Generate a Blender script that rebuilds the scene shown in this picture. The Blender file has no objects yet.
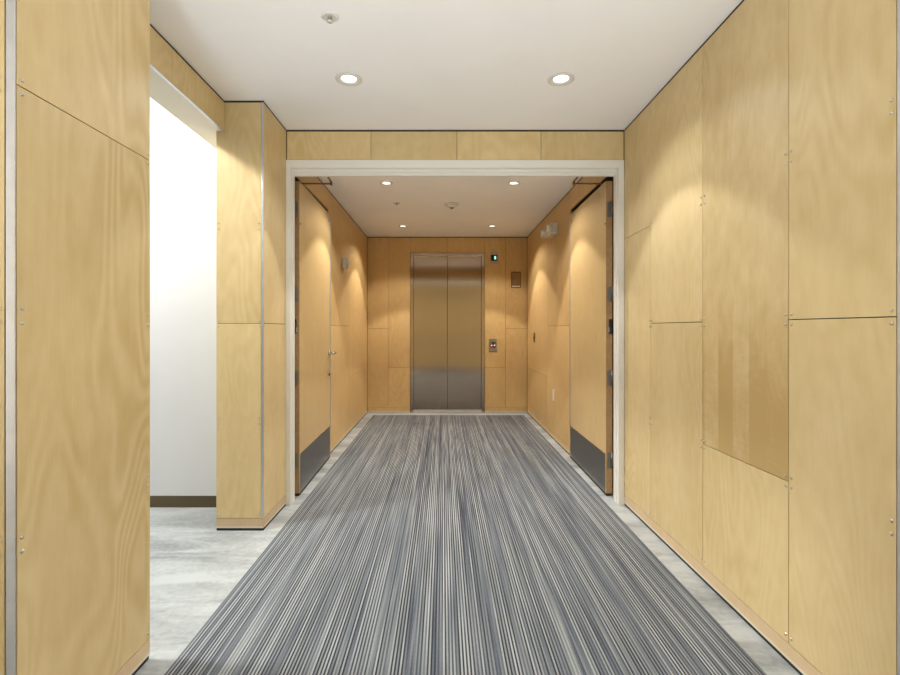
import bpy, bmesh, math, random
from mathutils import Vector, Matrix, geometry
random.seed(4)
scene = bpy.context.scene
COL = scene.collection
PI = math.pi

# ------------------------------------------------------------------ constants (metres)
EYE = 1.135
CEIL = 2.436          # front hall ceiling
LCEIL = 2.395         # elevator lobby ceiling
XR, XL = 1.183, -1.022        # front hall wall faces
LXR, LXL = 1.150, -1.035      # lobby wall faces
YO = 3.20             # plane of the double-door frame
YB = 6.70             # back wall of the lobby
NEAR = 1.172          # near corner of the left pier
ALC0, ALC1 = 1.709, 2.790     # side opening on the left
HX, HZ = -1.244, 2.262        # header over the side opening
FL = -0.014           # finished floor level
BASE = 0.057          # top of plywood baseboard
GAP = 0.002           # shadow gap under the cladding

# ------------------------------------------------------------------ materials
def new_mat(name):
    m = bpy.data.materials.new(name); m.use_nodes = True
    nt = m.node_tree; b = nt.nodes['Principled BSDF']
    return m, nt, b
def N(nt, typ, **kw):
    n = nt.nodes.new(typ)
    for k, v in kw.items():
        if k.startswith('i_'):
            n.inputs[k[2:].replace('_', ' ')].default_value = v
        else: setattr(n, k, v)
    return n
def L(nt, a, b): nt.links.new(a, b)
def math_node(nt, op, a, b=None, c=None):
    n = nt.nodes.new('ShaderNodeMath'); n.operation = op
    for i, v in enumerate((a, b, c)):
        if v is None: continue
        if isinstance(v, (int, float)): n.inputs[i].default_value = v
        else: nt.links.new(v, n.inputs[i])
    return n.outputs[0]
def ramp(nt, fac, stops, interp='LINEAR'):
    r = nt.nodes.new('ShaderNodeValToRGB'); r.color_ramp.interpolation = interp
    e = r.color_ramp.elements
    while len(e) > 1: e.remove(e[-1])
    e[0].position = stops[0][0]; e[0].color = (*stops[0][1], 1)
    for p, c in stops[1:]:
        x = e.new(p); x.color = (*c, 1)
    nt.links.new(fac, r.inputs[0]); return r.outputs[0]
def mix(nt, mode, fac, a, b):
    n = nt.nodes.new('ShaderNodeMix'); n.data_type = 'RGBA'; n.blend_type = mode
    for sock, v in ((n.inputs[0], fac), (n.inputs[6], a), (n.inputs[7], b)):
        if isinstance(v, (int, float)): sock.default_value = v
        elif isinstance(v, tuple): sock.default_value = (*v, 1)
        else: nt.links.new(v, sock)
    return n.outputs[2]

def simple(name, col, rough=0.5, metal=0.0, noise=0.0, nscale=40, emit=None, es=0, spec=0.5):
    m, nt, b = new_mat(name)
    b.inputs['Roughness'].default_value = rough
    b.inputs['Metallic'].default_value = metal
    b.inputs['Specular IOR Level'].default_value = spec
    if noise:
        tc = N(nt, 'ShaderNodeTexCoord')
        t = N(nt, 'ShaderNodeTexNoise', i_Scale=nscale, i_Detail=4.0)
        L(nt, tc.outputs['Object'], t.inputs['Vector'])
        lo = tuple(max(0, c*(1-noise)) for c in col); hi = tuple(min(1, c*(1+noise)) for c in col)
        L(nt, ramp(nt, t.outputs['Fac'], [(0.3, lo), (0.7, hi)]), b.inputs['Base Color'])
    else: b.inputs['Base Color'].default_value = (*col, 1)
    if emit:
        b.inputs['Emission Color'].default_value = (*emit, 1); b.inputs['Emission Strength'].default_value = es
    return m

def wood(name, base, dark, figure=0.5, fibre=0.5, bands=0.0, rough=0.42, vary=0.10):
    m, nt, b = new_mat(name)
    tc = N(nt, 'ShaderNodeTexCoord'); oi = N(nt, 'ShaderNodeObjectInfo')
    off = N(nt, 'ShaderNodeVectorMath', operation='SCALE')
    comb = N(nt, 'ShaderNodeCombineXYZ')
    r = oi.outputs['Random']
    L(nt, math_node(nt, 'MULTIPLY', r, 37.0), comb.inputs[0])
    L(nt, math_node(nt, 'MULTIPLY', r, 91.0), comb.inputs[1])
    L(nt, math_node(nt, 'MULTIPLY', r, 53.0), comb.inputs[2])
    add = N(nt, 'ShaderNodeVectorMath', operation='ADD')
    L(nt, tc.outputs['Object'], add.inputs[0]); L(nt, comb.outputs[0], add.inputs[1])
    def mapped(sx, sz):
        mp = N(nt, 'ShaderNodeMapping'); mp.inputs['Scale'].default_value = (sx, sx, sz)
        L(nt, add.outputs[0], mp.inputs['Vector']); return mp.outputs[0]
    # rotary-cut cathedral contours
    n1 = N(nt, 'ShaderNodeTexNoise', i_Scale=1.0, i_Detail=2.0, i_Roughness=0.45, i_Distortion=0.3)
    L(nt, mapped(2.2, 0.62), n1.inputs['Vector'])
    rings = math_node(nt, 'SINE', math_node(nt, 'MULTIPLY', n1.outputs['Fac'], 190.0))
    rings = math_node(nt, 'MULTIPLY_ADD', rings, 0.5, 0.5)
    n1b = N(nt, 'ShaderNodeTexNoise', i_Scale=1.0, i_Detail=2.0)
    L(nt, mapped(1.6, 0.7), n1b.inputs['Vector'])
    mask = N(nt, 'ShaderNodeMapRange'); mask.inputs[1].default_value = 0.36; mask.inputs[2].default_value = 0.60
    L(nt, n1b.outputs['Fac'], mask.inputs[0])
    rings = math_node(nt, 'MULTIPLY', rings, mask.outputs[0])
    # fine fibre
    n2 = N(nt, 'ShaderNodeTexNoise', i_Scale=1.0, i_Detail=3.0)
    L(nt, mapped(220, 9.0), n2.inputs['Vector'])
    # broad tone streaks
    n3 = N(nt, 'ShaderNodeTexNoise', i_Scale=1.0, i_Detail=3.0)
    L(nt, mapped(4.5, 0.7), n3.inputs['Vector'])
    n4 = N(nt, 'ShaderNodeTexNoise', i_Scale=1.0, i_Detail=3.0)
    L(nt, mapped(20.0, 11.0), n4.inputs['Vector'])
    f = math_node(nt, 'MULTIPLY', rings, 0.50*figure)
    f = math_node(nt, 'ADD', f, math_node(nt, 'MULTIPLY', math_node(nt, 'SUBTRACT', n2.outputs['Fac'], 0.5), 0.7*fibre))
    f = math_node(nt, 'ADD', f, math_node(nt, 'MULTIPLY', n3.outputs['Fac'], 0.60))
    f = math_node(nt, 'ADD', f, math_node(nt, 'MULTIPLY', math_node(nt, 'SUBTRACT', n4.outputs['Fac'], 0.5), 0.65))
    if bands:
        sx = N(nt, 'ShaderNodeSeparateXYZ'); L(nt, tc.outputs['Object'], sx.inputs[0])
        wv = N(nt, 'ShaderNodeTexWhiteNoise', noise_dimensions='1D')
        L(nt, math_node(nt, 'FLOOR', math_node(nt, 'MULTIPLY', sx.outputs[1], 9.5)), wv.inputs['W'])
        g = N(nt, 'ShaderNodeMapRange'); g.inputs[1].default_value = 1.32; g.inputs[2].default_value = 0.85
        g.inputs[3].default_value = 0.0; g.inputs[4].default_value = 1.0
        L(nt, sx.outputs[2], g.inputs[0])
        fl = N(nt, 'ShaderNodeTexNoise', i_Scale=1.0, i_Detail=3.0, i_Distortion=0.5)
        L(nt, mapped(14.0, 60.0), fl.inputs['Vector'])
        bb = math_node(nt, 'ADD', math_node(nt, 'MULTIPLY', wv.outputs[0], 0.7), math_node(nt, 'MULTIPLY', fl.outputs['Fac'], 0.5))
        f = math_node(nt, 'ADD', f, math_node(nt, 'MULTIPLY', math_node(nt, 'MULTIPLY', bb, g.outputs[0]), bands))
    c = ramp(nt, f, [(0.0, base), (0.85, dark)])
    v = math_node(nt, 'MULTIPLY_ADD', r, vary, 1.0 - vary/2)
    vc = N(nt, 'ShaderNodeCombineXYZ')
    for i in range(3): L(nt, v, vc.inputs[i])
    c = mix(nt, 'MULTIPLY', 1.0, c, vc.outputs[0])
    L(nt, c, b.inputs['Base Color'])
    b.inputs['Roughness'].default_value = rough
    b.inputs['Specular IOR Level'].default_value = 0.35
    return m

BIRCH_A, BIRCH_B = (0.71, 0.565, 0.315), (0.57, 0.42, 0.19)
M_PLY  = wood('birch_plywood', BIRCH_A, BIRCH_B)
M_PLY_FIG = wood('birch_plywood_figured', BIRCH_A, BIRCH_B, figure=1.0)
M_PLY_BAND = wood('birch_plywood_ribbon', BIRCH_A, (0.50, 0.35, 0.145), figure=0.3, bands=0.8)
M_DOOR = wood('birch_door_veneer', (0.64, 0.475, 0.245), (0.53, 0.375, 0.165), figure=0.25, fibre=0.6, rough=0.35, vary=0.04)
M_LOBBY = wood('lobby_plywood', (0.66, 0.465, 0.225), (0.55, 0.355, 0.14), figure=0.5)  # orange cast of the warm lobby lamps partly put into the wood colour
M_BASE = wood('baseboard_plywood', (0.63, 0.475, 0.30), (0.53, 0.375, 0.21), figure=0.2)
M_BEAD = simple('pale_edge_bead', (0.62, 0.57, 0.45), 0.4)
M_SOFFIT = simple('bounce_tint_soffit', (0.80, 0.74, 0.60), 0.6)  # white paint; cream tint of bounced light is put into the colour
M_BACKING = simple('dark_backing', (0.035, 0.022, 0.014), 0.9)
M_CEIL = simple('ceiling_paint', (0.90, 0.885, 0.87), 0.9, noise=0.015, nscale=3)
M_WHITE = simple('white_wall_paint', (0.63, 0.645, 0.66), 0.85, noise=0.01, nscale=5)
M_FRAME = simple('frame_paint', (0.80, 0.79, 0.74), 0.38)
M_VINYL = simple('brown_vinyl_base', (0.085, 0.062, 0.030), 0.6)
M_ALU = simple('brushed_aluminium', (0.58, 0.60, 0.64), 0.42, 0.7, noise=0.06, nscale=20)
M_SCREW = simple('screw_steel', (0.62, 0.60, 0.56), 0.28, 1.0)
M_STEEL = simple('dull_steel', (0.42, 0.41, 0.39), 0.35, 1.0, noise=0.05)
M_HINGE = simple('hinge_steel', (0.22, 0.21, 0.20), 0.42, 1.0)
M_CHROME = simple('satin_chrome', (0.72, 0.71, 0.69), 0.2, 1.0)
M_BLACK = simple('black_plastic', (0.012, 0.012, 0.012), 0.4)
M_WPLAST = simple('white_plastic', (0.74, 0.71, 0.63), 0.45)
M_CLEAR = simple('strobe_lens', (0.75, 0.78, 0.80), 0.12)
M_TRIMRING = simple('lamp_trim', (0.70, 0.68, 0.63), 0.4)
M_REFL = simple('lamp_reflector', (0.75, 0.74, 0.72), 0.22, 1.0)
M_LENS = simple('lamp_lens', (0.9, 0.9, 0.9), 0.5, emit=(1.0, 0.95, 0.86), es=3.0)
M_LENSW = simple('lamp_lens_warm', (0.9, 0.9, 0.9), 0.5, emit=(1.0, 0.92, 0.80), es=2.5)
M_RED = simple('red_enamel', (0.45, 0.05, 0.035), 0.4)
M_BTN = simple('button_light', (0.9, 0.85, 0.85), 0.4, emit=(1.0, 0.85, 0.85), es=0.6)
M_DIGIT = simple('display_digit', (0.4, 0.9, 0.85), 0.4, emit=(0.45, 1.0, 0.90), es=1.1)
M_BRONZE = simple('bronze_plate', (0.26, 0.17, 0.10), 0.28, 0.8, noise=0.1, nscale=15)
M_BRONZE_D = simple('bronze_plate_edge', (0.10, 0.055, 0.025), 0.4, 0.6)
M_BRASS = simple('dark_brass', (0.20, 0.12, 0.04), 0.4, 0.8)
M_EDGE = simple('brown_door_edge', (0.34, 0.20, 0.085), 0.45, noise=0.15, nscale=30)
M_GAP_SHADE = simple('gap_shade_black', (0.02, 0.02, 0.02), 0.8)  # near-black that stands in for shade in the floor gaps

def brushed(name, col, rough, aniso, rot):
    m, nt, b = new_mat(name)
    tc = N(nt, 'ShaderNodeTexCoord'); mp = N(nt, 'ShaderNodeMapping'); mp.inputs['Scale'].default_value = (260, 260, 2.0)
    L(nt, tc.outputs['Object'], mp.inputs['Vector'])
    t = N(nt, 'ShaderNodeTexNoise', i_Scale=1.0, i_Detail=2.0); L(nt, mp.outputs[0], t.inputs['Vector'])
    L(nt, ramp(nt, t.outputs['Fac'], [(0.3, tuple(c*0.93 for c in col)), (0.7, col)]), b.inputs['Base Color'])
    b.inputs['Metallic'].default_value = 1.0; b.inputs['Roughness'].default_value = rough
    b.inputs['Anisotropic'].default_value = aniso; b.inputs['Anisotropic Rotation'].default_value = rot
    tg = N(nt, 'ShaderNodeTangent', direction_type='RADIAL', axis='Z')
    L(nt, tg.outputs[0], b.inputs['Tangent'])
    return m
M_ELEV = brushed('elevator_steel', (0.57, 0.49, 0.415), 0.14, 0.9, 0.0)
M_KICK = brushed('kick_plate_steel', (0.30, 0.295, 0.285), 0.30, 0.5, 0.0)

# striped carpet
CF = 164.0      # yarn lines per metre
def carpet_mat():
    m, nt, b = new_mat('striped_carpet')
    tc = N(nt, 'ShaderNodeTexCoord'); s = N(nt, 'ShaderNodeSeparateXYZ'); L(nt, tc.outputs['Object'], s.inputs[0])
    x, y = s.outputs[0], s.outputs[1]
    def stripes(freq, ylen, seed):
        i = math_node(nt, 'FLOOR', math_node(nt, 'MULTIPLY_ADD', x, freq, seed))
        w = N(nt, 'ShaderNodeTexWhiteNoise', noise_dimensions='1D'); L(nt, i, w.inputs['W'])
        cv = N(nt, 'ShaderNodeCombineXYZ'); L(nt, math_node(nt, 'MULTIPLY', i, 7.31), cv.inputs[0])
        L(nt, math_node(nt, 'MULTIPLY', y, 1.0/ylen), cv.inputs[1]); cv.inputs[2].default_value = seed
        t = N(nt, 'ShaderNodeTexNoise', i_Scale=1.0, i_Detail=1.0); L(nt, cv.outputs[0], t.inputs['Vector'])
        return i, w.outputs[0], t.outputs['Fac']
    def soft(sx_, sy_, seed):
        cv = N(nt, 'ShaderNodeCombineXYZ'); L(nt, math_node(nt, 'MULTIPLY', x, sx_), cv.inputs[0]); L(nt, math_node(nt, 'MULTIPLY', y, sy_), cv.inputs[1]); cv.inputs[2].default_value = seed
        t = N(nt, 'ShaderNodeTexNoise', i_Scale=1.0, i_Detail=2.0); L(nt, cv.outputs[0], t.inputs['Vector']); return t.outputs['Fac']
    def centred(v, k): return math_node(nt, 'MULTIPLY', math_node(nt, 'SUBTRACT', v, 0.5), k)
    i1, w1, t1 = stripes(CF, 0.55, 3.0)
    i2, w2, t2 = stripes(CF*0.5, 0.9, 11.0)
    par = math_node(nt, 'MODULO', math_node(nt, 'ADD', i1, 4000.0), 2.0)
    mk = N(nt, 'ShaderNodeMapRange'); mk.inputs[1].default_value = 0.30; mk.inputs[2].default_value = 0.62
    L(nt, soft(14.0, 0.55, 5.0), mk.inputs[0])
    f = math_node(nt, 'ADD', centred(w1, 0.36), 0.5)
    f = math_node(nt, 'ADD', f, centred(t1, 0.66))
    f = math_node(nt, 'ADD', f, centred(t2, 0.22))
    f = math_node(nt, 'ADD', f, math_node(nt, 'MULTIPLY', centred(par, 0.64), mk.outputs[0]))
    f = math_node(nt, 'ADD', f, centred(soft(9.0, 0.5, 21.0), 0.24))
    i3, w3, t3 = stripes(CF*0.25, 1.1, 37.0)
    f = math_node(nt, 'ADD', f, centred(t3, 0.26))
    t = N(nt, 'ShaderNodeTexNoise', i_Scale=330.0, i_Detail=2.0); L(nt, tc.outputs['Object'], t.inputs['Vector'])
    f = math_node(nt, 'ADD', f, centred(t.outputs['Fac'], 0.30))
    c = ramp(nt, f, [(0.16, (0.015, 0.019, 0.032)), (0.36, (0.056, 0.066, 0.092)), (0.54, (0.130, 0.147, 0.165)), (0.70, (0.200, 0.218, 0.222)), (0.92, (0.34, 0.36, 0.365))])
    L(nt, c, b.inputs['Base Color'])
    b.inputs['Roughness'].default_value = 0.95; b.inputs['Specular IOR Level'].default_value = 0.15
    b.inputs['Sheen Weight'].default_value = 0.15
    bp = N(nt, 'ShaderNodeBump', i_Strength=0.25, i_Distance=0.004); L(nt, f, bp.inputs['Height']); L(nt, bp.outputs[0], b.inputs['Normal'])
    return m
M_CARPET = carpet_mat()

def concrete_mat():
    m, nt, b = new_mat('polished_concrete')
    tc = N(nt, 'ShaderNodeTexCoord')
    mp = N(nt, 'ShaderNodeMapping'); mp.inputs['Rotation'].default_value = (0, 0, -0.75); mp.inputs['Scale'].default_value = (0.9, 3.2, 1.0)
    L(nt, tc.outputs['Object'], mp.inputs['Vector'])
    t = N(nt, 'ShaderNodeTexNoise', i_Scale=1.6, i_Detail=7.0, i_Roughness=0.62, i_Distortion=0.8); L(nt, mp.outputs[0], t.inputs['Vector'])
    t2 = N(nt, 'ShaderNodeTexNoise', i_Scale=45.0, i_Detail=5.0); L(nt, tc.outputs['Object'], t2.inputs['Vector'])
    f = math_node(nt, 'ADD', math_node(nt, 'MULTIPLY', t.outputs['Fac'], 0.8), math_node(nt, 'MULTIPLY', t2.outputs['Fac'], 0.2))
    c = ramp(nt, f, [(0.34, (0.195, 0.210, 0.214)), (0.46, (0.305, 0.326, 0.332)), (0.58, (0.415, 0.443, 0.45))])
    L(nt, c, b.inputs['Base Color'])
    b.inputs['Roughness'].default_value = 0.38; b.inputs['Specular IOR Level'].default_value = 0.4
    return m
M_CONC = concrete_mat()

# ------------------------------------------------------------------ mesh helpers
class MB:
    def __init__(self): self.bm = bmesh.new()
    def box(self, x0, x1, y0, y1, z0, z1, bevel=0.0):
        if x0 > x1: x0, x1 = x1, x0
        if y0 > y1: y0, y1 = y1, y0
        if z0 > z1: z0, z1 = z1, z0
        r = bmesh.ops.create_cube(self.bm, size=1.0)
        vs = r['verts']
        for v in vs:
            v.co = Vector(((x0+x1)/2 + v.co.x*(x1-x0), (y0+y1)/2 + v.co.y*(y1-y0), (z0+z1)/2 + v.co.z*(z1-z0)))
        if bevel:
            es = list({e for v in vs for e in v.link_edges})
            bmesh.ops.bevel(self.bm, geom=es, offset=bevel, segments=2, affect='EDGES', profile=0.6)
        return self
    def lathe(self, prof, centre, axis='Z', seg=32, cap=True):
        """prof: list of (radius, height along axis)."""
        rings = []
        for r, h in prof:
            ring = []
            for k in range(seg):
                a = 2*PI*k/seg; u, v = r*math.cos(a), r*math.sin(a)
                p = {'Z': (u, v, h), 'X': (h, u, v), 'Y': (u, h, v)}[axis]
                ring.append(self.bm.verts.new(Vector(centre) + Vector(p)))
            rings.append(ring)
        for a, b in zip(rings, rings[1:]):
            for k in range(seg):
                f = self.bm.faces.new((a[k], a[(k+1) % seg], b[(k+1) % seg], b[k])); f.smooth = True
        if cap:
            self.bm.faces.new(rings[0][::-1]); self.bm.faces.new(rings[-1])
        return self
    def tube(self, pts, r, seg=10):
        pts = [Vector(p) for p in pts]; rings = []
        for i, p in enumerate(pts):
            d = (pts[min(i+1, len(pts)-1)] - pts[max(i-1, 0)]).normalized()
            up = Vector((0, 0, 1)) if abs(d.z) < 0.9 else Vector((1, 0, 0))
            s = d.cross(up).normalized(); t = s.cross(d)
            rings.append([self.bm.verts.new(p + (s*math.cos(2*PI*k/seg) + t*math.sin(2*PI*k/seg))*r) for k in range(seg)])
        for a, b in zip(rings, rings[1:]):
            for k in range(seg):
                f = self.bm.faces.new((a[k], a[(k+1) % seg], b[(k+1) % seg], b[k])); f.smooth = True
        self.bm.faces.new(rings[0][::-1]); self.bm.faces.new(rings[-1])
        return self
    def prism(self, poly, z0, z1):
        """poly: list of (x, y) extruded in z"""
        lo = [self.bm.verts.new((x, y, z0)) for x, y in poly]; hi = [self.bm.verts.new((x, y, z1)) for x, y in poly]
        n = len(poly)
        for k in range(n): self.bm.faces.new((lo[k], lo[(k+1) % n], hi[(k+1) % n], hi[k]))
        self.bm.faces.new(lo[::-1]); self.bm.faces.new(hi)
        return self
    def mesh(self, name, mat):
        bmesh.ops.recalc_face_normals(self.bm, faces=self.bm.faces[:])
        me = bpy.data.meshes.new(name); self.bm.to_mesh(me); self.bm.free()
        if mat: me.materials.append(mat)
        return me
    def build(self, name, mat, parent=None):
        o = bpy.data.objects.new(name, self.mesh(name, mat)); COL.objects.link(o)
        if parent: o.parent = parent
        return o

def empty(name, loc=(0, 0, 0)):
    o = bpy.data.objects.new(name, None); COL.objects.link(o); o.location = loc; o.empty_display_size = 0.1
    return o
def tag(o, label=None, cat=None, group=None, kind=None):
    if label: o['label'] = label
    if cat: o['category'] = cat
    if group: o['group'] = group
    if kind: o['kind'] = kind
    return o
def struct(o, label, cat): return tag(o, label, cat, None, 'structure')

# dome-head screw, one shared mesh per facing
def screw_mesh(axis, sgn):
    m = MB(); r = 0.0050
    m.lathe([(r, 0.0), (r*0.97, sgn*0.0012), (r*0.72, sgn*0.0030), (r*0.30, sgn*0.0038), (r*0.18, sgn*0.0030)], (0, 0, 0), axis, 12)
    return m.mesh('screw', M_SCREW)
SCREW = {'R': screw_mesh('X', -1), 'L': screw_mesh('X', 1), 'F': screw_mesh('Y', -1)}
def screw(face, loc, parent):
    o = bpy.data.objects.new('screw', SCREW[face]); COL.objects.link(o); o.location = loc; o.parent = parent
LEVELS = (0.612, 1.167, 1.722)
SG = 0.0015    # half seam
def panel(face, plane, u0, u1, z0, z1, parent, mat=None, screws='both', t=0.012, name='plywood_panel'):
    m = MB()
    if face == 'R': m.box(plane, plane+t, u0+SG, u1-SG, z0+SG, z1-SG, 0.0008)
    if face == 'L': m.box(plane-t, plane, u0+SG, u1-SG, z0+SG, z1-SG, 0.0008)
    if face == 'F': m.box(u0+SG, u1-SG, plane, plane+t, z0+SG, z1-SG, 0.0008)
    if face == 'B': m.box(u0+SG, u1-SG, plane-t, plane, z0+SG, z1-SG, 0.0008)
    o = m.build(name, mat or M_PLY, parent)
    if screws:
        zs = []
        for lv in LEVELS:
            for d in (-0.017, 0.017):
                z = lv + d
                if z0 < z < z1: zs.append(z)
        if z0 < 0.1: zs.append(0.082)
        us = []
        if screws in ('both', 'lo'): us.append(u0 + 0.014)
        if screws in ('both', 'hi'): us.append(u1 - 0.014)
        for u in us:
            for z in zs:
                screw(face, (plane, u, z) if face in 'RL' else (u, plane, z), o)
    return o
def reveal(face, plane, u0, u1, z0, z1, parent):
    m = MB(); a, b = 0.002, 0.0118
    if face == 'R': m.box(plane+a, plane+b, u0, u1, z0, z1)
    if face == 'L': m.box(plane-b, plane-a, u0, u1, z0, z1)
    if face == 'F': m.box(u0, u1, plane+a, plane+b, z0, z1)
    m.build('shadow_reveal', M_BACKING, parent)
def baseboard(face, plane, u0, u1, parent, mat=None):
    o = panel(face, plane, u0, u1, GAP, BASE, parent, mat or M_BASE, screws=None, name='baseboard')
    m = MB(); a, b, c, d = 0.0008, 0.008, GAP-0.0005, GAP+0.009
    if face == 'R': m.box(plane-a, plane+b, u0+SG, u1-SG, c, d)
    if face == 'L': m.box(plane-b, plane+a, u0+SG, u1-SG, c, d)
    if face == 'F': m.box(u0+SG, u1-SG, plane-a, plane+b, c, d)
    if face == 'B': m.box(u0+SG, u1-SG, plane-b, plane+a, c, d)
    m.build('edge_bead', M_BEAD, o)
    m = MB(); a, b, c, d = 0.003, 0.0115, FL, GAP-0.0006
    if face == 'R': m.box(plane+a, plane+b, u0+SG, u1-SG, c, d)
    if face == 'L': m.box(plane-b, plane-a, u0+SG, u1-SG, c, d)
    if face == 'F': m.box(u0+SG, u1-SG, plane+a, plane+b, c, d)
    if face == 'B': m.box(u0+SG, u1-SG, plane-b, plane-a, c, d)
    m.build('gap_shade_strip', M_GAP_SHADE, o)  # added dark strip, paints the shade in the gap under the baseboard
    return o

# ------------------------------------------------------------------ setting
# lamp positions: (x, y, ceiling z)
FRONT_LAMPS = [(-0.490, 2.55), (0.614, 2.55)]
LOBBY_LAMPS = [(-0.488, 4.23), (0.611, 4.23), (-0.491, 6.00), (0.602, 6.00)]
RL = 0.046       # hole radius

def slab_with_holes(name, outer, holes, z, mat, r=RL, seg=28):
    verts = [Vector(p) for p in outer]; edges = [(i, (i+1) % len(outer)) for i in range(len(outer))]
    for cx, cy in holes:
        s = len(verts)
        verts += [Vector((cx + r*math.cos(2*PI*k/seg), cy + r*math.sin(2*PI*k/seg))) for k in range(seg)]
        edges += [(s+k, s+(k+1) % seg) for k in range(seg)]
    vo, eo, fo, *_ = geometry.delaunay_2d_cdt(verts, edges, [], 1, 1e-6)
    bm = bmesh.new(); bv = [bm.verts.new((v.x, v.y, z)) for v in vo]
    for f in fo:
        c = sum((vo[i] for i in f), Vector((0, 0)))/len(f)
        if any((c - Vector(h)).length < r*0.98 for h in holes): continue
        bm.faces.new([bv[i] for i in f])
    for f in bm.faces:
        if f.normal.z > 0: f.normal_flip()
    bm.normal_update()
    for f in bm.faces:
        if f.normal.z > 0: f.normal_flip()
    me = bpy.data.meshes.new(name); bm.to_mesh(me); bm.free(); me.materials.append(mat)
    o = bpy.data.objects.new(name, me); COL.objects.link(o); return o

RX, RY0 = 4.2, -0.72     # extent of the cross corridor behind the camera
o = MB().box(-RX, RX, RY0-0.05, 7.0, -0.14, FL).build('floor', M_CONC)
struct(o, 'pale grey brushed concrete floor showing beside the striped carpet', 'floor')
o = slab_with_holes('ceiling', [(-RX, RY0), (RX, RY0), (RX, 1.30), (1.21, 1.30), (1.21, YO+0.02), (-1.05, YO+0.02), (-1.05, ALC1+0.02), (-1.262, ALC1+0.02), (-1.262, 1.19), (-RX, 1.19)],
                    FRONT_LAMPS, CEIL, M_CEIL)
struct(o, 'white plaster ceiling of the wider front hall', 'ceiling')
o = slab_with_holes('ceiling_lobby', [(-1.11, YO+0.13), (1.24, YO+0.13), (1.24, YB+0.02), (-1.11, YB+0.02)], LOBBY_LAMPS, LCEIL, M_CEIL)
struct(o, 'white ceiling of the elevator lobby beyond the door frame', 'ceiling')

TOP = CEIL - 0.010
# --- right wall of the hall
w = MB().box(XR+0.012, XR+0.09, 1.285, YO+0.02, FL, CEIL).build('wall_right', M_BACKING)
struct(w, 'birch plywood clad wall along the right of the front hall', 'wall')
for (y0, y1, cuts, mats) in (
        (1.278, 1.678, (1.167,), (M_PLY, M_PLY_FIG)),
        (1.678, 2.232, (0.612,), (M_PLY, M_PLY_BAND)),
        (2.232, 2.790, (1.167,), (M_PLY, M_PLY)),
        (2.790, 3.198, (1.722,), (M_PLY, M_PLY))):
    zs = [BASE] + list(cuts) + [TOP]
    for k in range(len(zs)-1):
        panel('R', XR, y0, y1, zs[k], zs[k+1], w, mats[k], 'lo' if y1 > 3.19 else 'both')
baseboard('R', XR, 1.278, 3.198, w); reveal('R', XR, 1.278, 3.198, TOP, CEIL, w)
MB().box(XR, XR+0.026, 1.268, 1.277, GAP, TOP, 0.001).build('corner_trim', M_ALU, w)

# --- left near pier
w = MB().box(-RX, XL-0.012, NEAR+0.014, ALC1-1.09, FL, CEIL).build('wall_left', M_BACKING)
struct(w, 'birch plywood clad wall end nearest the viewer on the left', 'wall')
panel('L', XL, NEAR+0.003, ALC0, BASE, 1.722, w, M_PLY_FIG)
panel('L', XL, NEAR+0.003, ALC0, 1.722, TOP, w, M_PLY_FIG)
baseboard('L', XL, NEAR+0.003, ALC0, w); reveal('L', XL, NEAR+0.003, ALC0, TOP, CEIL, w)
panel('F', NEAR, -2.26, XL-0.026, BASE, TOP, w, M_PLY)
panel('F', NEAR, -RX, -2.26, BASE, TOP, w, M_PLY, None)
baseboard('F', NEAR, -RX, XL-0.026, w)
MB().box(XL-0.0225, XL-0.001, NEAR-0.001, NEAR+0.0025, GAP, TOP, 0.001).build('corner_trim', M_ALU, w)
MB().box(XL-0.20, XL-0.0005, ALC0-0.005, ALC0+0.001, GAP, TOP, 0.0005).build('end_panel', M_PLY, w)

# --- left far pier between side opening and door frame
PLX = -1.292
w = MB().box(PLX+0.004, XL-0.012, ALC1+0.012, YO+0.10, FL, CEIL+0.6).build('wall_left_pier', M_BACKING)
struct(w, 'narrow birch plywood pier between the side opening and the door frame', 'wall')
for z0, z1 in ((BASE, 1.167), (1.167, TOP)):
    panel('F', ALC1, PLX, XL-0.013, z0, z1, w)
    panel('L', XL, ALC1+0.006, YO-0.002, z0, z1, w)
MB().box(PLX, PLX+0.004, ALC1+0.0125, YO-0.05, GAP, TOP+0.6).build('edge_panel', M_PLY, w)
reveal('F', ALC1, PLX, XL, TOP, CEIL, w); reveal('L', XL, ALC1+0.012, YO, TOP, CEIL, w)
baseboard('F', ALC1, PLX, XL, w); baseboard('L', XL, ALC1+0.012, YO-0.002, w)
MB().box(XL-0.012, XL+0.0005, ALC1-0.001, ALC1+0.005, BASE, TOP, 0.0012).build('corner_trim', M_ALU, w)

# --- header over the side opening
w = MB().box(HX-0.167, HX-0.012, ALC0-0.1, ALC1+0.4, HZ+0.012, CEIL+0.65).build('wall_left_header', M_BACKING)
struct(w, 'plywood header with pale soffit over the side opening', 'wall')
for y0, y1 in ((ALC0-0.1, 2.25), (2.25, ALC1-0.003)):
    panel('L', HX, y0, y1, HZ, TOP, w, M_PLY, None); reveal('L', HX, y0, y1, TOP, CEIL, w)
MB().box(HX-0.179, HX-0.012, ALC0-0.1, ALC1+0.36, HZ, HZ+0.012).build('soffit', M_SOFFIT, w)
MB().box(HX-0.012, HX+0.002, ALC0-0.1, ALC1-0.003, HZ-0.004, HZ-0.0005).build('edge_trim', M_ALU, w)
MB().box(HX-0.179, HX-0.167, ALC0-0.1, ALC1+0.36, HZ+0.0125, CEIL+0.65).build('plaster_face', M_WHITE, w)

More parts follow.
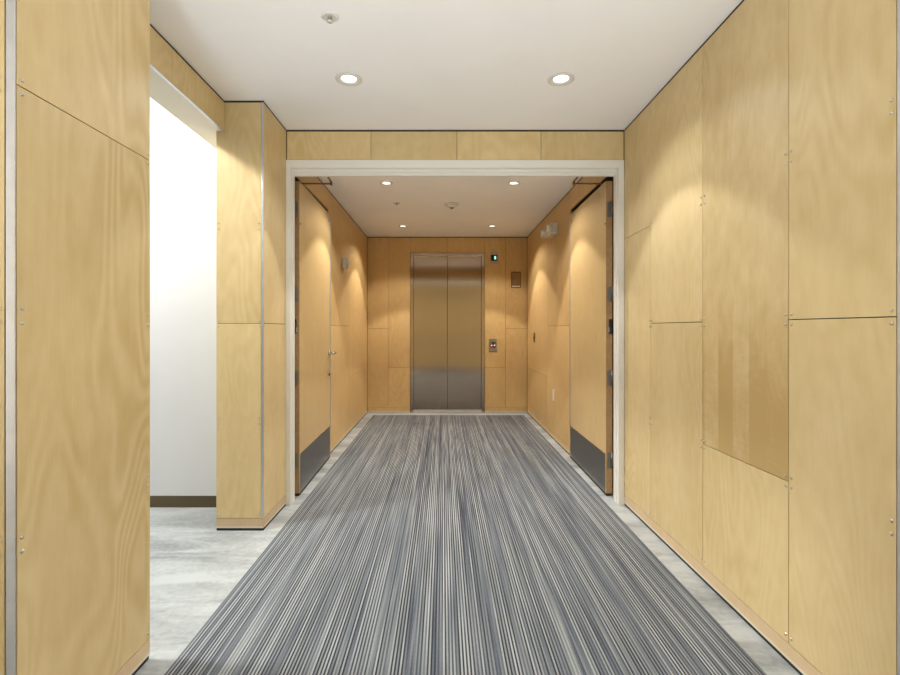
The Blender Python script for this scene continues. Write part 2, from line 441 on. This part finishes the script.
# --- side corridor
CZ, CY = 3.05, 3.16
w = MB().box(-RX, PLX-0.001, CY, CY+0.08, FL, CZ).build('wall_corridor', M_WHITE)
struct(w, 'white painted wall seen through the side opening', 'wall')
MB().box(-RX, PLX-0.002, CY-0.006, CY-0.0005, FL, 0.060, 0.001).build('vinyl_base', M_VINYL, w)
w = MB().box(-RX-0.08, -RX, ALC0-0.09, CY+0.08, FL, CZ).build('wall_corridor_end', M_WHITE)
struct(w, 'white end wall of the side corridor', 'wall')
w = MB().box(-RX, HX-0.1795, ALC0-0.085, ALC0-0.010, CEIL+0.001, CZ).build('wall_corridor_near', M_WHITE)
struct(w, 'white wall above the near plywood pier facing the side corridor', 'wall')
w = MB().box(-RX, -1.0, ALC0-0.1, CY+0.08, CZ, CZ+0.05).build('ceiling_corridor', M_CEIL)
struct(w, 'high white ceiling of the side corridor', 'ceiling')

# --- rear wall behind the camera (seen reflected in the elevator doors)
w = MB().box(-RX, RX, RY0-0.08, RY0-0.012, FL, CEIL).build('wall_rear', M_BACKING)
struct(w, 'birch plywood wall at the near end of the hall', 'wall')
for k in range(6):
    panel('B', RY0, -RX + k*1.4, -RX + (k+1)*1.4, BASE, TOP, w, M_PLY, None)
baseboard('B', RY0, -RX, RX, w)
w = MB().box(XR+0.05, RX, 1.29, 1.36, FL, CEIL).build('wall_right_return', M_PLY)
struct(w, 'plywood return wall turning right out of the hall', 'wall')

# --- front header above the door frame
DL, DR, DTOP = -1.022, 1.183, 2.238
w = MB().box(XL-0.05, XR+0.05, YO+0.012, YO+0.14, 2.19, CEIL+0.02).build('wall_front_header', M_BACKING)
struct(w, 'plywood strip wall above the white double door frame', 'wall')
sx = [XL+0.002] + [(p-443)*YO/490 for p in (371, 457, 541)] + [XR-0.002]
for a, b in zip(sx, sx[1:]):
    panel('F', YO, a, b, DTOP+0.002, TOP, w, M_PLY, None)
reveal('F', YO, XL, XR, TOP, CEIL, w)
panel('B', YO+0.152, LXL, LXR, 2.20, LCEIL-0.01, w, M_LOBBY, None)

# --- white steel frame: stepped profile, jambs and head
def frame_profile(xo, s):
    # (x, y) outline of a jamb; s=+1 left jamb (grows to +x)
    return [(xo, YO-0.006), (xo+s*0.036, YO-0.006), (xo+s*0.036, YO+0.028), (xo+s*0.040, YO+0.028), (xo+s*0.040, YO+0.075),
            (xo+s*0.018, YO+0.075), (xo+s*0.018, YO+0.145), (xo-s*0.01, YO+0.145), (xo-s*0.01, YO+0.02), (xo, YO+0.02)]
fr = MB()
fr.prism(frame_profile(DL-0.008, 1), FL, DTOP)
fr.prism(frame_profile(DR-0.002, -1), FL, DTOP)
x0, x1 = DL-0.008, DR-0.002
fr.box(x0, x1, YO-0.0061, YO+0.03, 2.187, DTOP+0.0005)
fr.box(x0+0.036, x1-0.036, YO+0.028, YO+0.0755, 2.166, 2.20)
fr.box(x0+0.036, x1-0.036, YO+0.045, YO+0.0757, 2.152, 2.20)
fr.box(x0+0.018, x1-0.018, YO+0.0755, YO+0.145, 2.182, 2.20)
f = fr.build('trim_1', M_FRAME)
bv = f.modifiers.new('soft', 'BEVEL'); bv.width = 0.003; bv.segments = 2; bv.limit_method = 'ANGLE'; bv.angle_limit = 0.6
struct(f, 'off-white steel frame of the open double doors', 'door frame')

# --- lobby side walls with door pockets
PK0, PK1 = YO+0.147, 4.425
LT = LCEIL - 0.010
for side in (-1, 1):
    X = LXL if side < 0 else LXR; face = 'L' if side < 0 else 'R'
    m = MB()
    bx0, bx1 = X + side*0.012, X + side*0.10
    m.box(bx0, bx1, PK1, YB+0.02, FL, LCEIL+0.02)
    m.box(bx0, bx1, YO+0.141, PK1-0.001, 2.212, LCEIL+0.02)
    m.box(X + side*0.075, bx1, YO+0.141, PK1-0.001, FL, 2.211)
    w = m.build('wall_lobby_left' if side < 0 else 'wall_lobby_right', M_BACKING)
    struct(w, 'plywood clad wall on the %s side of the elevator lobby' % ('left' if side < 0 else 'right'), 'wall')
    panel(face, X, PK0, PK1, 2.212, LT, w, M_LOBBY, None)
    for y0, y1, cuts in ((PK1, 5.40, (1.167,)), (5.40, 6.685, (0.612,))):
        zs = [BASE] + list(cuts) + [LT]
        for k in range(len(zs)-1): panel(face, X, y0, y1, zs[k], zs[k+1], w, M_LOBBY, None)
    baseboard(face, X, PK1, 6.685, w, M_LOBBY); reveal(face, X, PK0, 6.695, LT, LCEIL, w)

# --- lobby back wall
def bx(p): return (p-443)*YB/490
def bz(p): return EYE + (329-p)*YB/490
EX0, EX1, EZ = bx(413.2), bx(481.7), 2.142
m = MB()
m.box(LXL-0.08, bx(410.1)+0.002, YB+0.012, YB+0.30, FL, LCEIL+0.02)
m.box(bx(484.8)-0.002, LXR+0.08, YB+0.012, YB+0.30, FL, LCEIL+0.02)
m.box(bx(410.1)+0.002, bx(484.8)-0.002, YB+0.012, YB+0.30, 2.175, LCEIL+0.02)
w = m.build('wall_lobby_back', M_BACKING)
struct(w, 'plywood clad end wall around the elevator doors', 'wall')
FZ = bz(252.5)
for a, b, cuts in ((LXL, bx(388.2), (1.14,)), (bx(388.2), bx(410.1), (0.608,)), (bx(484.8), bx(505.6), (0.608,)), (bx(505.6), LXR, (1.14,))):
    zs = [BASE] + list(cuts) + [LT]
    for k in range(len(zs)-1): panel('F', YB, a, b, zs[k], zs[k+1], w, M_LOBBY, None)
for a, b in ((bx(410.1), bx(447)), (bx(447), bx(484.8))): panel('F', YB, a, b, FZ, LT, w, M_LOBBY, None)
reveal('F', YB, LXL, LXR, LT, LCEIL, w)
baseboard('F', YB, LXL, bx(410.1), w, M_LOBBY); baseboard('F', YB, bx(484.8), LXR, w, M_LOBBY)
MB().box(LXL+0.002, bx(410.1), YB-0.012, YB-0.001, FL, 0.000).box(bx(484.8), LXR-0.002, YB-0.012, YB-0.001, FL, 0.000).build('floor_edging', M_ALU, w)

# ------------------------------------------------------------------ elevator
e = empty('elevator_entrance', ((EX0+EX1)/2, YB, 0))
tag(e, 'stainless steel two-panel elevator doors in the plywood end wall', 'elevator')
def local(mb, name, mat, parent, org):
    """build in world coordinates, then shift so that the parent's origin is the base"""
    bmesh.ops.translate(mb.bm, verts=mb.bm.verts[:], vec=-Vector(org))
    return mb.build(name, mat, parent)
O = e.location
xm = (EX0+EX1)/2
F0, F1 = bx(410.1)+0.003, bx(484.8)-0.003
m = MB()
m.box(F0, EX0, YB-0.008, YB+0.10, FL, FZ-0.002, 0.002)
m.box(EX1, F1, YB-0.008, YB+0.10, FL, FZ-0.002, 0.002)
m.box(EX0+0.0005, EX1-0.0005, YB-0.008, YB+0.10, EZ, FZ-0.002, 0.002)
local(m, 'door_frame', M_ELEV, e, O)
for a, b in ((EX0+0.001, xm-0.002), (xm+0.002, EX1-0.001)):
    local(MB().box(a, b, YB+0.055, YB+0.085, 0.018, EZ+0.02, 0.002), 'door_panel', M_ELEV, e, O)
local(MB().box(EX0+0.001, EX1-0.001, YB-0.02, YB+0.10, FL, 0.014, 0.001), 'sill', M_ALU, e, O)
local(MB().box(EX0, EX1, YB+0.11, YB+0.14, FL, EZ+0.02), 'shaft_backing', M_BLACK, e, O)

# floor indicator
zc, xc = bz(258), bx(493.9)
o = empty('floor_indicator', (xc, YB, zc)); tag(o, 'small steel floor indicator with lit digit beside the elevator top', 'indicator')
local(MB().box(xc-0.052, xc+0.052, YB-0.010, YB-0.0005, zc-0.078, zc+0.078, 0.003), 'face_plate', M_STEEL, o, o.location)
local(MB().box(xc-0.042, xc+0.042, YB-0.012, YB-0.0095, zc-0.040, zc+0.042), 'display', M_BLACK, o, o.location)
m = MB(); dx, dz, dw, dh, t = xc+0.016, zc+0.001, 0.016, 0.036, 0.008
for zz in (-dh/2, 0, dh/2): m.box(dx-dw/2, dx+dw/2, YB-0.0135, YB-0.0118, dz+zz-t/2, dz+zz+t/2)
for sx_ in (-1, 1):
    for z0, z1 in ((-dh/2, 0), (0, dh/2)):
        m.box(dx+sx_*dw/2-t/2, dx+sx_*dw/2+t/2, YB-0.0134, YB-0.0119, dz+z0, dz+z1)
local(m, 'digit', M_DIGIT, o, o.location)

# call station
zc, xc = bz(345), bx(492.9)
o = empty('call_station', (xc, YB, zc)); tag(o, 'steel elevator call button plate at hand height by the doors', 'call button')
local(MB().box(xc-0.054, xc+0.054, YB-0.009, YB-0.0005, zc-0.085, zc+0.085, 0.003), 'face_plate', M_STEEL, o, o.location)
local(MB().box(xc-0.030, xc+0.034, YB-0.011, YB-0.0085, zc-0.022, zc+0.045), 'button_panel', M_BLACK, o, o.location)
local(MB().box(xc-0.030, xc+0.034, YB-0.011, YB-0.0085, zc-0.045, zc-0.0225), 'warning_plate', M_RED, o, o.location)
for s in (-0.016, 0.020):
    local(MB().lathe([(0.009, 0), (0.009, -0.004), (0.006, -0.006)], (xc+s, YB-0.0105, zc-0.004), 'Y', 16), 'button', M_BTN, o, o.location)
for s in (-0.020, 0.0, 0.022):
    local(MB().box(xc+s-0.004, xc+s+0.004, YB-0.0125, YB-0.0108, zc+0.012, zc+0.040), 'key_switch', M_STEEL, o, o.location)

# notice plate
zc, xc = bz(279.7), bx(516)
o = empty('notice_plate', (xc, YB, zc)); tag(o, 'plain bronze notice plate with dark border near the right corner', 'sign')
local(MB().box(xc-0.066, xc+0.066, YB-0.008, YB-0.0005, zc-0.108, zc+0.108, 0.002), 'border', M_BRONZE_D, o, o.location)
local(MB().box(xc-0.056, xc+0.056, YB-0.011, YB-0.0078, zc-0.080, zc+0.097, 0.001), 'plate', M_BRONZE, o, o.location)
local(MB().box(xc-0.056, xc+0.056, YB-0.011, YB-0.0078, zc-0.098, zc-0.084, 0.001), 'lower_strip', M_WPLAST, o, o.location)

# ------------------------------------------------------------------ open doors
def make_door(side, name, label):
    s = side      # -1 left, +1 right
    xf = -0.985 if s < 0 else 1.119       # visible face at hinge end
    xe = -1.006 if s < 0 else 1.133       # face at free end
    th = 0.044
    y0, y1, z0, z1 = YO+0.165, 4.385, 0.006, 2.152
    root = empty(name, (xf + s*th, y0, 0)); struct(root, label, 'door')
    ang = math.atan2(xe-xf, y1-y0)
    Mx = Matrix.Translation((xf, y0, 0)) @ Matrix.Rotation(-ang, 4, 'Z')
    W = (y1-y0)/math.cos(ang)
    def part(mb, nm, mat, par=None):
        # built in door space: +x = into the wall for s=+1 (mirrored for the left), y along the leaf, z up
        if s < 0:
            for v in mb.bm.verts: v.co.x = -v.co.x
        bmesh.ops.transform(mb.bm, matrix=Mx, verts=mb.bm.verts[:])
        p = par or root
        bmesh.ops.translate(mb.bm, verts=mb.bm.verts[:], vec=-Vector(root.location))
        return mb.build(nm, mat, p)
    part(MB().box(0, th, 0, W, z0, z1, 0.0015), 'door_leaf', M_DOOR)
    part(MB().box(0.004, th-0.004, 0.004, W-0.004, FL+0.002, z0-0.0005), 'door_gap_shade', M_GAP_SHADE)  # added black strip standing in for the shade below the leaf
    part(MB().box(0.001, th-0.001, -0.0012, -0.0002, z0+0.001, z1-0.001), 'hinge_edge_strip', M_EDGE)  # thin brown strip, darker than the leaf, over the hinge edge
    part(MB().box(-0.0025, -0.0003, 0.012, W-0.03, z0+0.004, 0.275, 0.0006), 'kick_plate', M_KICK)
    part(MB().box(-0.003, -0.0003, W-0.026, W+0.002, z0+0.264, z1-0.004, 0.0006), 'edge_strip', M_ALU)
    for zc in (1.955, 1.375, 0.80, 0.235):
        h = part(MB().box(th*0.22, th*0.80, -0.0045, -0.0013, zc-0.052, zc+0.052, 0.001), 'hinge', M_HINGE)
        part(MB().lathe([(0.0075, -0.052), (0.0075, 0.052)], (th*0.88, -0.008, zc), 'Z', 12), 'hinge_barrel', M_HINGE, h)
    zb = 1.158
    fb = part(MB().box(th*0.45, th*0.95, -0.007, -0.0013, zb-0.055, zb+0.045, 0.002), 'flush_bolt', M_BLACK)
    part(MB().box(th*0.25, th*0.5, -0.011, -0.005, zb-0.045, zb-0.012, 0.002), 'bolt_lever', M_STEEL, fb)
    part(MB().lathe([(0.008, 0), (0.008, -0.004), (0.005, -0.006)], (0, W-0.075, 2.085), 'X', 12), 'roller_catch', M_STEEL)
    part(MB().lathe([(0.006, 0), (0.006, -0.004)], (0, 0.012, 1.86), 'X', 10), 'door_stud', M_BLACK)
    if s < 0:
        zh, yh = 0.925, W-0.065
        r = part(MB().lathe([(0.028, -0.0004), (0.028, -0.008), (0.012, -0.010), (0.011, -0.055)], (0, yh, zh), 'X', 20), 'handle_rose', M_CHROME)
        part(MB().tube([(-0.050, yh+0.012, zh), (-0.056, yh-0.005, zh), (-0.057, yh-0.05, zh), (-0.055, yh-0.115, zh)], 0.0105), 'lever', M_CHROME, r)
        part(MB().lathe([(0.012, -0.0004), (0.012, -0.006), (0.004, -0.007)], (0, yh, zh-0.19), 'X', 16), 'keyhole_cover', M_BRASS)
    # overhead stay: arm from the head of the leaf to a bracket under the frame head
    ya = 0.09
    a = part(MB().box(-0.20, 0.01, ya-0.008, ya+0.008, 2.156, 2.164, 0.001), 'stay_arm', M_BRASS)
    part(MB().box(-0.205, -0.190, ya-0.010, ya+0.010, 2.150, 2.172).box(-0.203, -0.192, -0.01, ya+0.010, 2.172, 2.1795), 'stay_bracket', M_BRASS, a)
    part(MB().box(0.01, 0.034, ya-0.03, ya+0.03, z1+0.0005, 2.164), 'stay_shoe', M_BRASS, a)
    return root
make_door(-1, 'door_1', 'open plywood-faced door leaf with lever handle on the left')
make_door(1, 'door_2', 'open plywood-faced door leaf on the right, no lever visible')

# ------------------------------------------------------------------ carpet
c = MB().box(-0.924, 1.070, -0.55, 6.50, FL+0.0003, FL+0.007, 0.002).build('carpet', M_CARPET)
tag(c, 'long blue-grey striped carpet down the middle of the hall', 'carpet')

# ------------------------------------------------------------------ ceiling fittings
def downlight(x, y, z, lens, label, group, ro=0.068, rl=0.0425, hl=0.006):
    root = empty('recessed_downlight', (x, y, z)); tag(root, label, 'ceiling light', group)
    MB().lathe([(0.040, 0.001), (0.044, -0.003), (ro-0.008, -0.006), (ro, -0.004), (ro, -0.0006), (0.045, -0.0006), (0.040, 0.001)], (0, 0, 0), 'Z', 36, False).build('trim_ring', M_TRIMRING, root)
    MB().lathe([(0.0437, 0.000), (0.0434, 0.004), (0.043, 0.010)], (0, 0, 0), 'Z', 36, False).build('reflector', M_REFL, root)
    MB().lathe([(0.0445, 0.0005), (0.0445, 0.058)], (0, 0, 0), 'Z', 36, False).build('can', M_BLACK, root)
    MB().lathe([(rl, hl), (rl-0.006, hl-0.004), (0.0005, hl-0.007)], (0, 0, 0), 'Z', 32, False).build('lens', lens, root)
    MB().lathe([(0.0440, 0.058), (0.0005, 0.060)], (0, 0, 0), 'Z', 32, False).build('can_top', M_BLACK, root)
    return root
def sprinkler(x, y, z, label):
    root = empty('ceiling_sprinkler', (x, y, z)); tag(root, label, 'sprinkler')
    MB().lathe([(0.037, 0.004), (0.037, -0.003), (0.030, -0.008), (0.022, -0.009), (0.020, -0.004), (0.012, -0.004)], (0, 0, 0), 'Z', 28).build('escutcheon', M_TRIMRING, root)
    MB().lathe([(0.010, -0.004), (0.010, -0.008), (0.006, -0.010)], (0, 0, 0), 'Z', 16).build('valve_body', M_STEEL, root)
    m = MB()
    for s in (-1, 1): m.tube([(s*0.008, 0, -0.007), (s*0.012, 0, -0.014), (s*0.004, 0, -0.022)], 0.0018, 8)
    m.lathe([(0.002, -0.010), (0.0025, -0.022)], (0, 0, 0), 'Z', 8)
    m.build('yoke', M_TRIMRING, root)
    MB().lathe([(0.003, -0.0222), (0.012, -0.0226), (0.013, -0.0240), (0.003, -0.0240)], (0, 0, 0), 'Z', 16).build('deflector', M_TRIMRING, root)
    return root

downlight(*FRONT_LAMPS[0], CEIL, M_LENS, 'front hall downlight on the left, near the sprinkler', 'recessed downlights in the front hall ceiling')
downlight(*FRONT_LAMPS[1], CEIL, M_LENS, 'front hall downlight on the right, nearer the long plywood wall', 'recessed downlights in the front hall ceiling')
ll = ['lobby downlight just inside the frame, above the left door leaf', 'lobby downlight just inside the frame, above the right door leaf',
      'lobby downlight by the elevator, on the strobe side', 'lobby downlight by the elevator, on the emergency light side']
for (x, y), t in zip(LOBBY_LAMPS, ll):
    downlight(x, y, LCEIL, M_LENSW, t, 'recessed downlights in the lobby ceiling', 0.056, 0.036, 0.010)
sprinkler(-0.47, 2.037, CEIL, 'large sprinkler head in the front hall ceiling')
sprinkler(-0.463, 4.90, LCEIL, 'small sprinkler head in the lobby ceiling')

o = empty('smoke_detector', (0.0887, 4.94, LCEIL)); tag(o, 'round smoke detector in the middle of the lobby ceiling', 'smoke detector')
MB().lathe([(0.072, -0.0005), (0.072, -0.010), (0.066, -0.014)], (0, 0, 0), 'Z', 32).build('base', M_TRIMRING, o)
MB().lathe([(0.055, -0.0142), (0.052, -0.028), (0.034, -0.036)], (0, 0, 0), 'Z', 32).build('housing', M_WPLAST, o)
MB().lathe([(0.018, -0.0362), (0.016, -0.048), (0.006, -0.050)], (0, 0, 0), 'Z', 20).build('sensor', M_STEEL, o)

# ------------------------------------------------------------------ wall fittings
# emergency light on the right lobby wall
X = LXR
o = empty('emergency_light', (X, 5.02, 2.140)); tag(o, 'white twin-head emergency light high on the right lobby wall', 'emergency light')
MB().box(-0.075, 0.0005, -0.12, 0.12, -0.050, 0.062, 0.012).build('housing', M_WPLAST, o)
for s in (-1, 1):
    h = MB().lathe([(0.016, -0.02), (0.034, -0.035), (0.042, -0.075), (0.040, -0.085), (0.030, -0.088)], (-0.03, s*0.140, -0.004), 'X', 20).build('lamp_head', M_WPLAST, o)
    MB().lathe([(0.034, -0.0855), (0.020, -0.091), (0.0005, -0.093)], (-0.03, s*0.140, -0.004), 'X', 20, False).build('lens', M_CLEAR, h)
    MB().lathe([(0.010, 0.115*s), (0.010, 0.150*s)], (-0.045, 0, 0.000), 'Y', 12).build('lamp_arm', M_WPLAST, o)
# strobe on the left lobby wall
o = empty('fire_alarm_strobe', (LXL, 5.08, 1.815)); tag(o, 'white fire alarm strobe on the left lobby wall', 'fire alarm')
MB().box(-0.0005, 0.045, -0.055, 0.055, -0.062, 0.062, 0.006).build('housing', M_WPLAST, o)
MB().box(0.0452, 0.068, -0.022, 0.022, -0.010, 0.052, 0.006).build('strobe_lens', M_CLEAR, o)
m = MB()
for k in range(4): m.box(0.0452, 0.0475, -0.040, 0.040, -0.050+k*0.009, -0.046+k*0.009)
m.build('horn_grille', M_STEEL, o)
# outlet low on the right wall
o = empty('wall_outlet', (LXR, 5.08, 0.450)); tag(o, 'ivory outlet cover low on the right lobby wall', 'outlet')
MB().box(-0.006, -0.0005, -0.036, 0.036, -0.058, 0.058, 0.002).build('cover_plate', M_WPLAST, o)
for s in (-1, 1):
    MB().box(-0.008, -0.0062, -0.016, 0.016, s*0.021-0.014, s*0.021+0.014, 0.001).build('receptacle', M_WPLAST, o)
# key switch
o = empty('key_switch_plate', (LXR, 6.16, 1.03)); tag(o, 'slim dark brass key switch plate near the right lobby corner', 'switch plate')
MB().box(-0.007, -0.0005, -0.036, 0.036, -0.060, 0.060, 0.002).build('cover_plate', M_BRASS, o)
MB().lathe([(0.012, -0.0072), (0.011, -0.014), (0.005, -0.015)], (0, 0, 0), 'X', 16).build('key_cylinder', M_BRONZE_D, o)

# ------------------------------------------------------------------ lights
def spot(x, y, z, watts, deg, blend, col, r=0.03, tilt=0.0):
    d = bpy.data.lights.new('lamp', 'SPOT'); d.energy = watts; d.spot_size = math.radians(deg); d.spot_blend = blend
    d.color = col; d.shadow_soft_size = r
    tilt = math.radians(tilt)
    o = bpy.data.objects.new('lamp_light', d); COL.objects.link(o); o.location = (x, y, z); o.rotation_euler = (tilt, 0, 0)
    return o
WARM, NEUT = (1.0, 0.93, 0.83), (0.95, 0.975, 1.0)
for x, y in FRONT_LAMPS:
    spot(x, y, CEIL-0.012, 34, 90, 0.16, NEUT, tilt=-6)
    spot(x, y, CEIL-0.012, 17, 132, 0.45, NEUT, tilt=-6)
for x, y in LOBBY_LAMPS:
    spot(x, y, LCEIL-0.012, 52, 90, 0.12, WARM, tilt=-9)
    spot(x, y, LCEIL-0.012, 26, 130, 0.35, WARM, tilt=-9)
# added fill lamps under the ceiling behind the camera, no fixtures
for x in (-2.4, -0.9, 0.9, 2.4):
    spot(x, 0.25, CEIL-0.012, 16, 150, 0.5, NEUT, 0.06)
# added fill lamps low behind the camera, aimed up to brighten the ceiling
for x in (-0.7, 0.7):
    o = spot(x, RY0+0.20, 0.10, 190, 64, 1.0, (0.88, 0.94, 1.0), 0.28)
    d = Vector((0.05, 2.0, CEIL)) - o.location
    o.rotation_euler = d.to_track_quat('-Z', 'Y').to_euler()
# bright lamps of the side corridor
spot(-2.50, 1.88, CZ-0.03, 395, 165, 0.3, (1.0, 0.99, 0.93), 0.15)
spot(-3.6, 2.35, CZ-0.03, 60, 165, 0.3, (1.0, 0.99, 0.95), 0.08)

wd = bpy.data.worlds.new('World'); scene.world = wd; wd.use_nodes = True
bg = wd.node_tree.nodes['Background']; bg.inputs[0].default_value = (0.95, 0.98, 1.0, 1); bg.inputs[1].default_value = 4.5

# ------------------------------------------------------------------ camera
cam = bpy.data.cameras.new('camera'); co = bpy.data.objects.new('camera', cam); COL.objects.link(co)
co.location = (0, 0, EYE); co.rotation_euler = (PI/2, 0, 0)
cam.sensor_width = 36; cam.lens = 36*490/900; cam.shift_x = 7/900; cam.shift_y = -8.5/900
cam.clip_start = 0.02
scene.camera = co
vs = scene.view_settings
vs.view_transform = 'Standard'; vs.look = 'None'; vs.gamma = 1.0; vs.use_curve_mapping = False; vs.exposure = 0.12
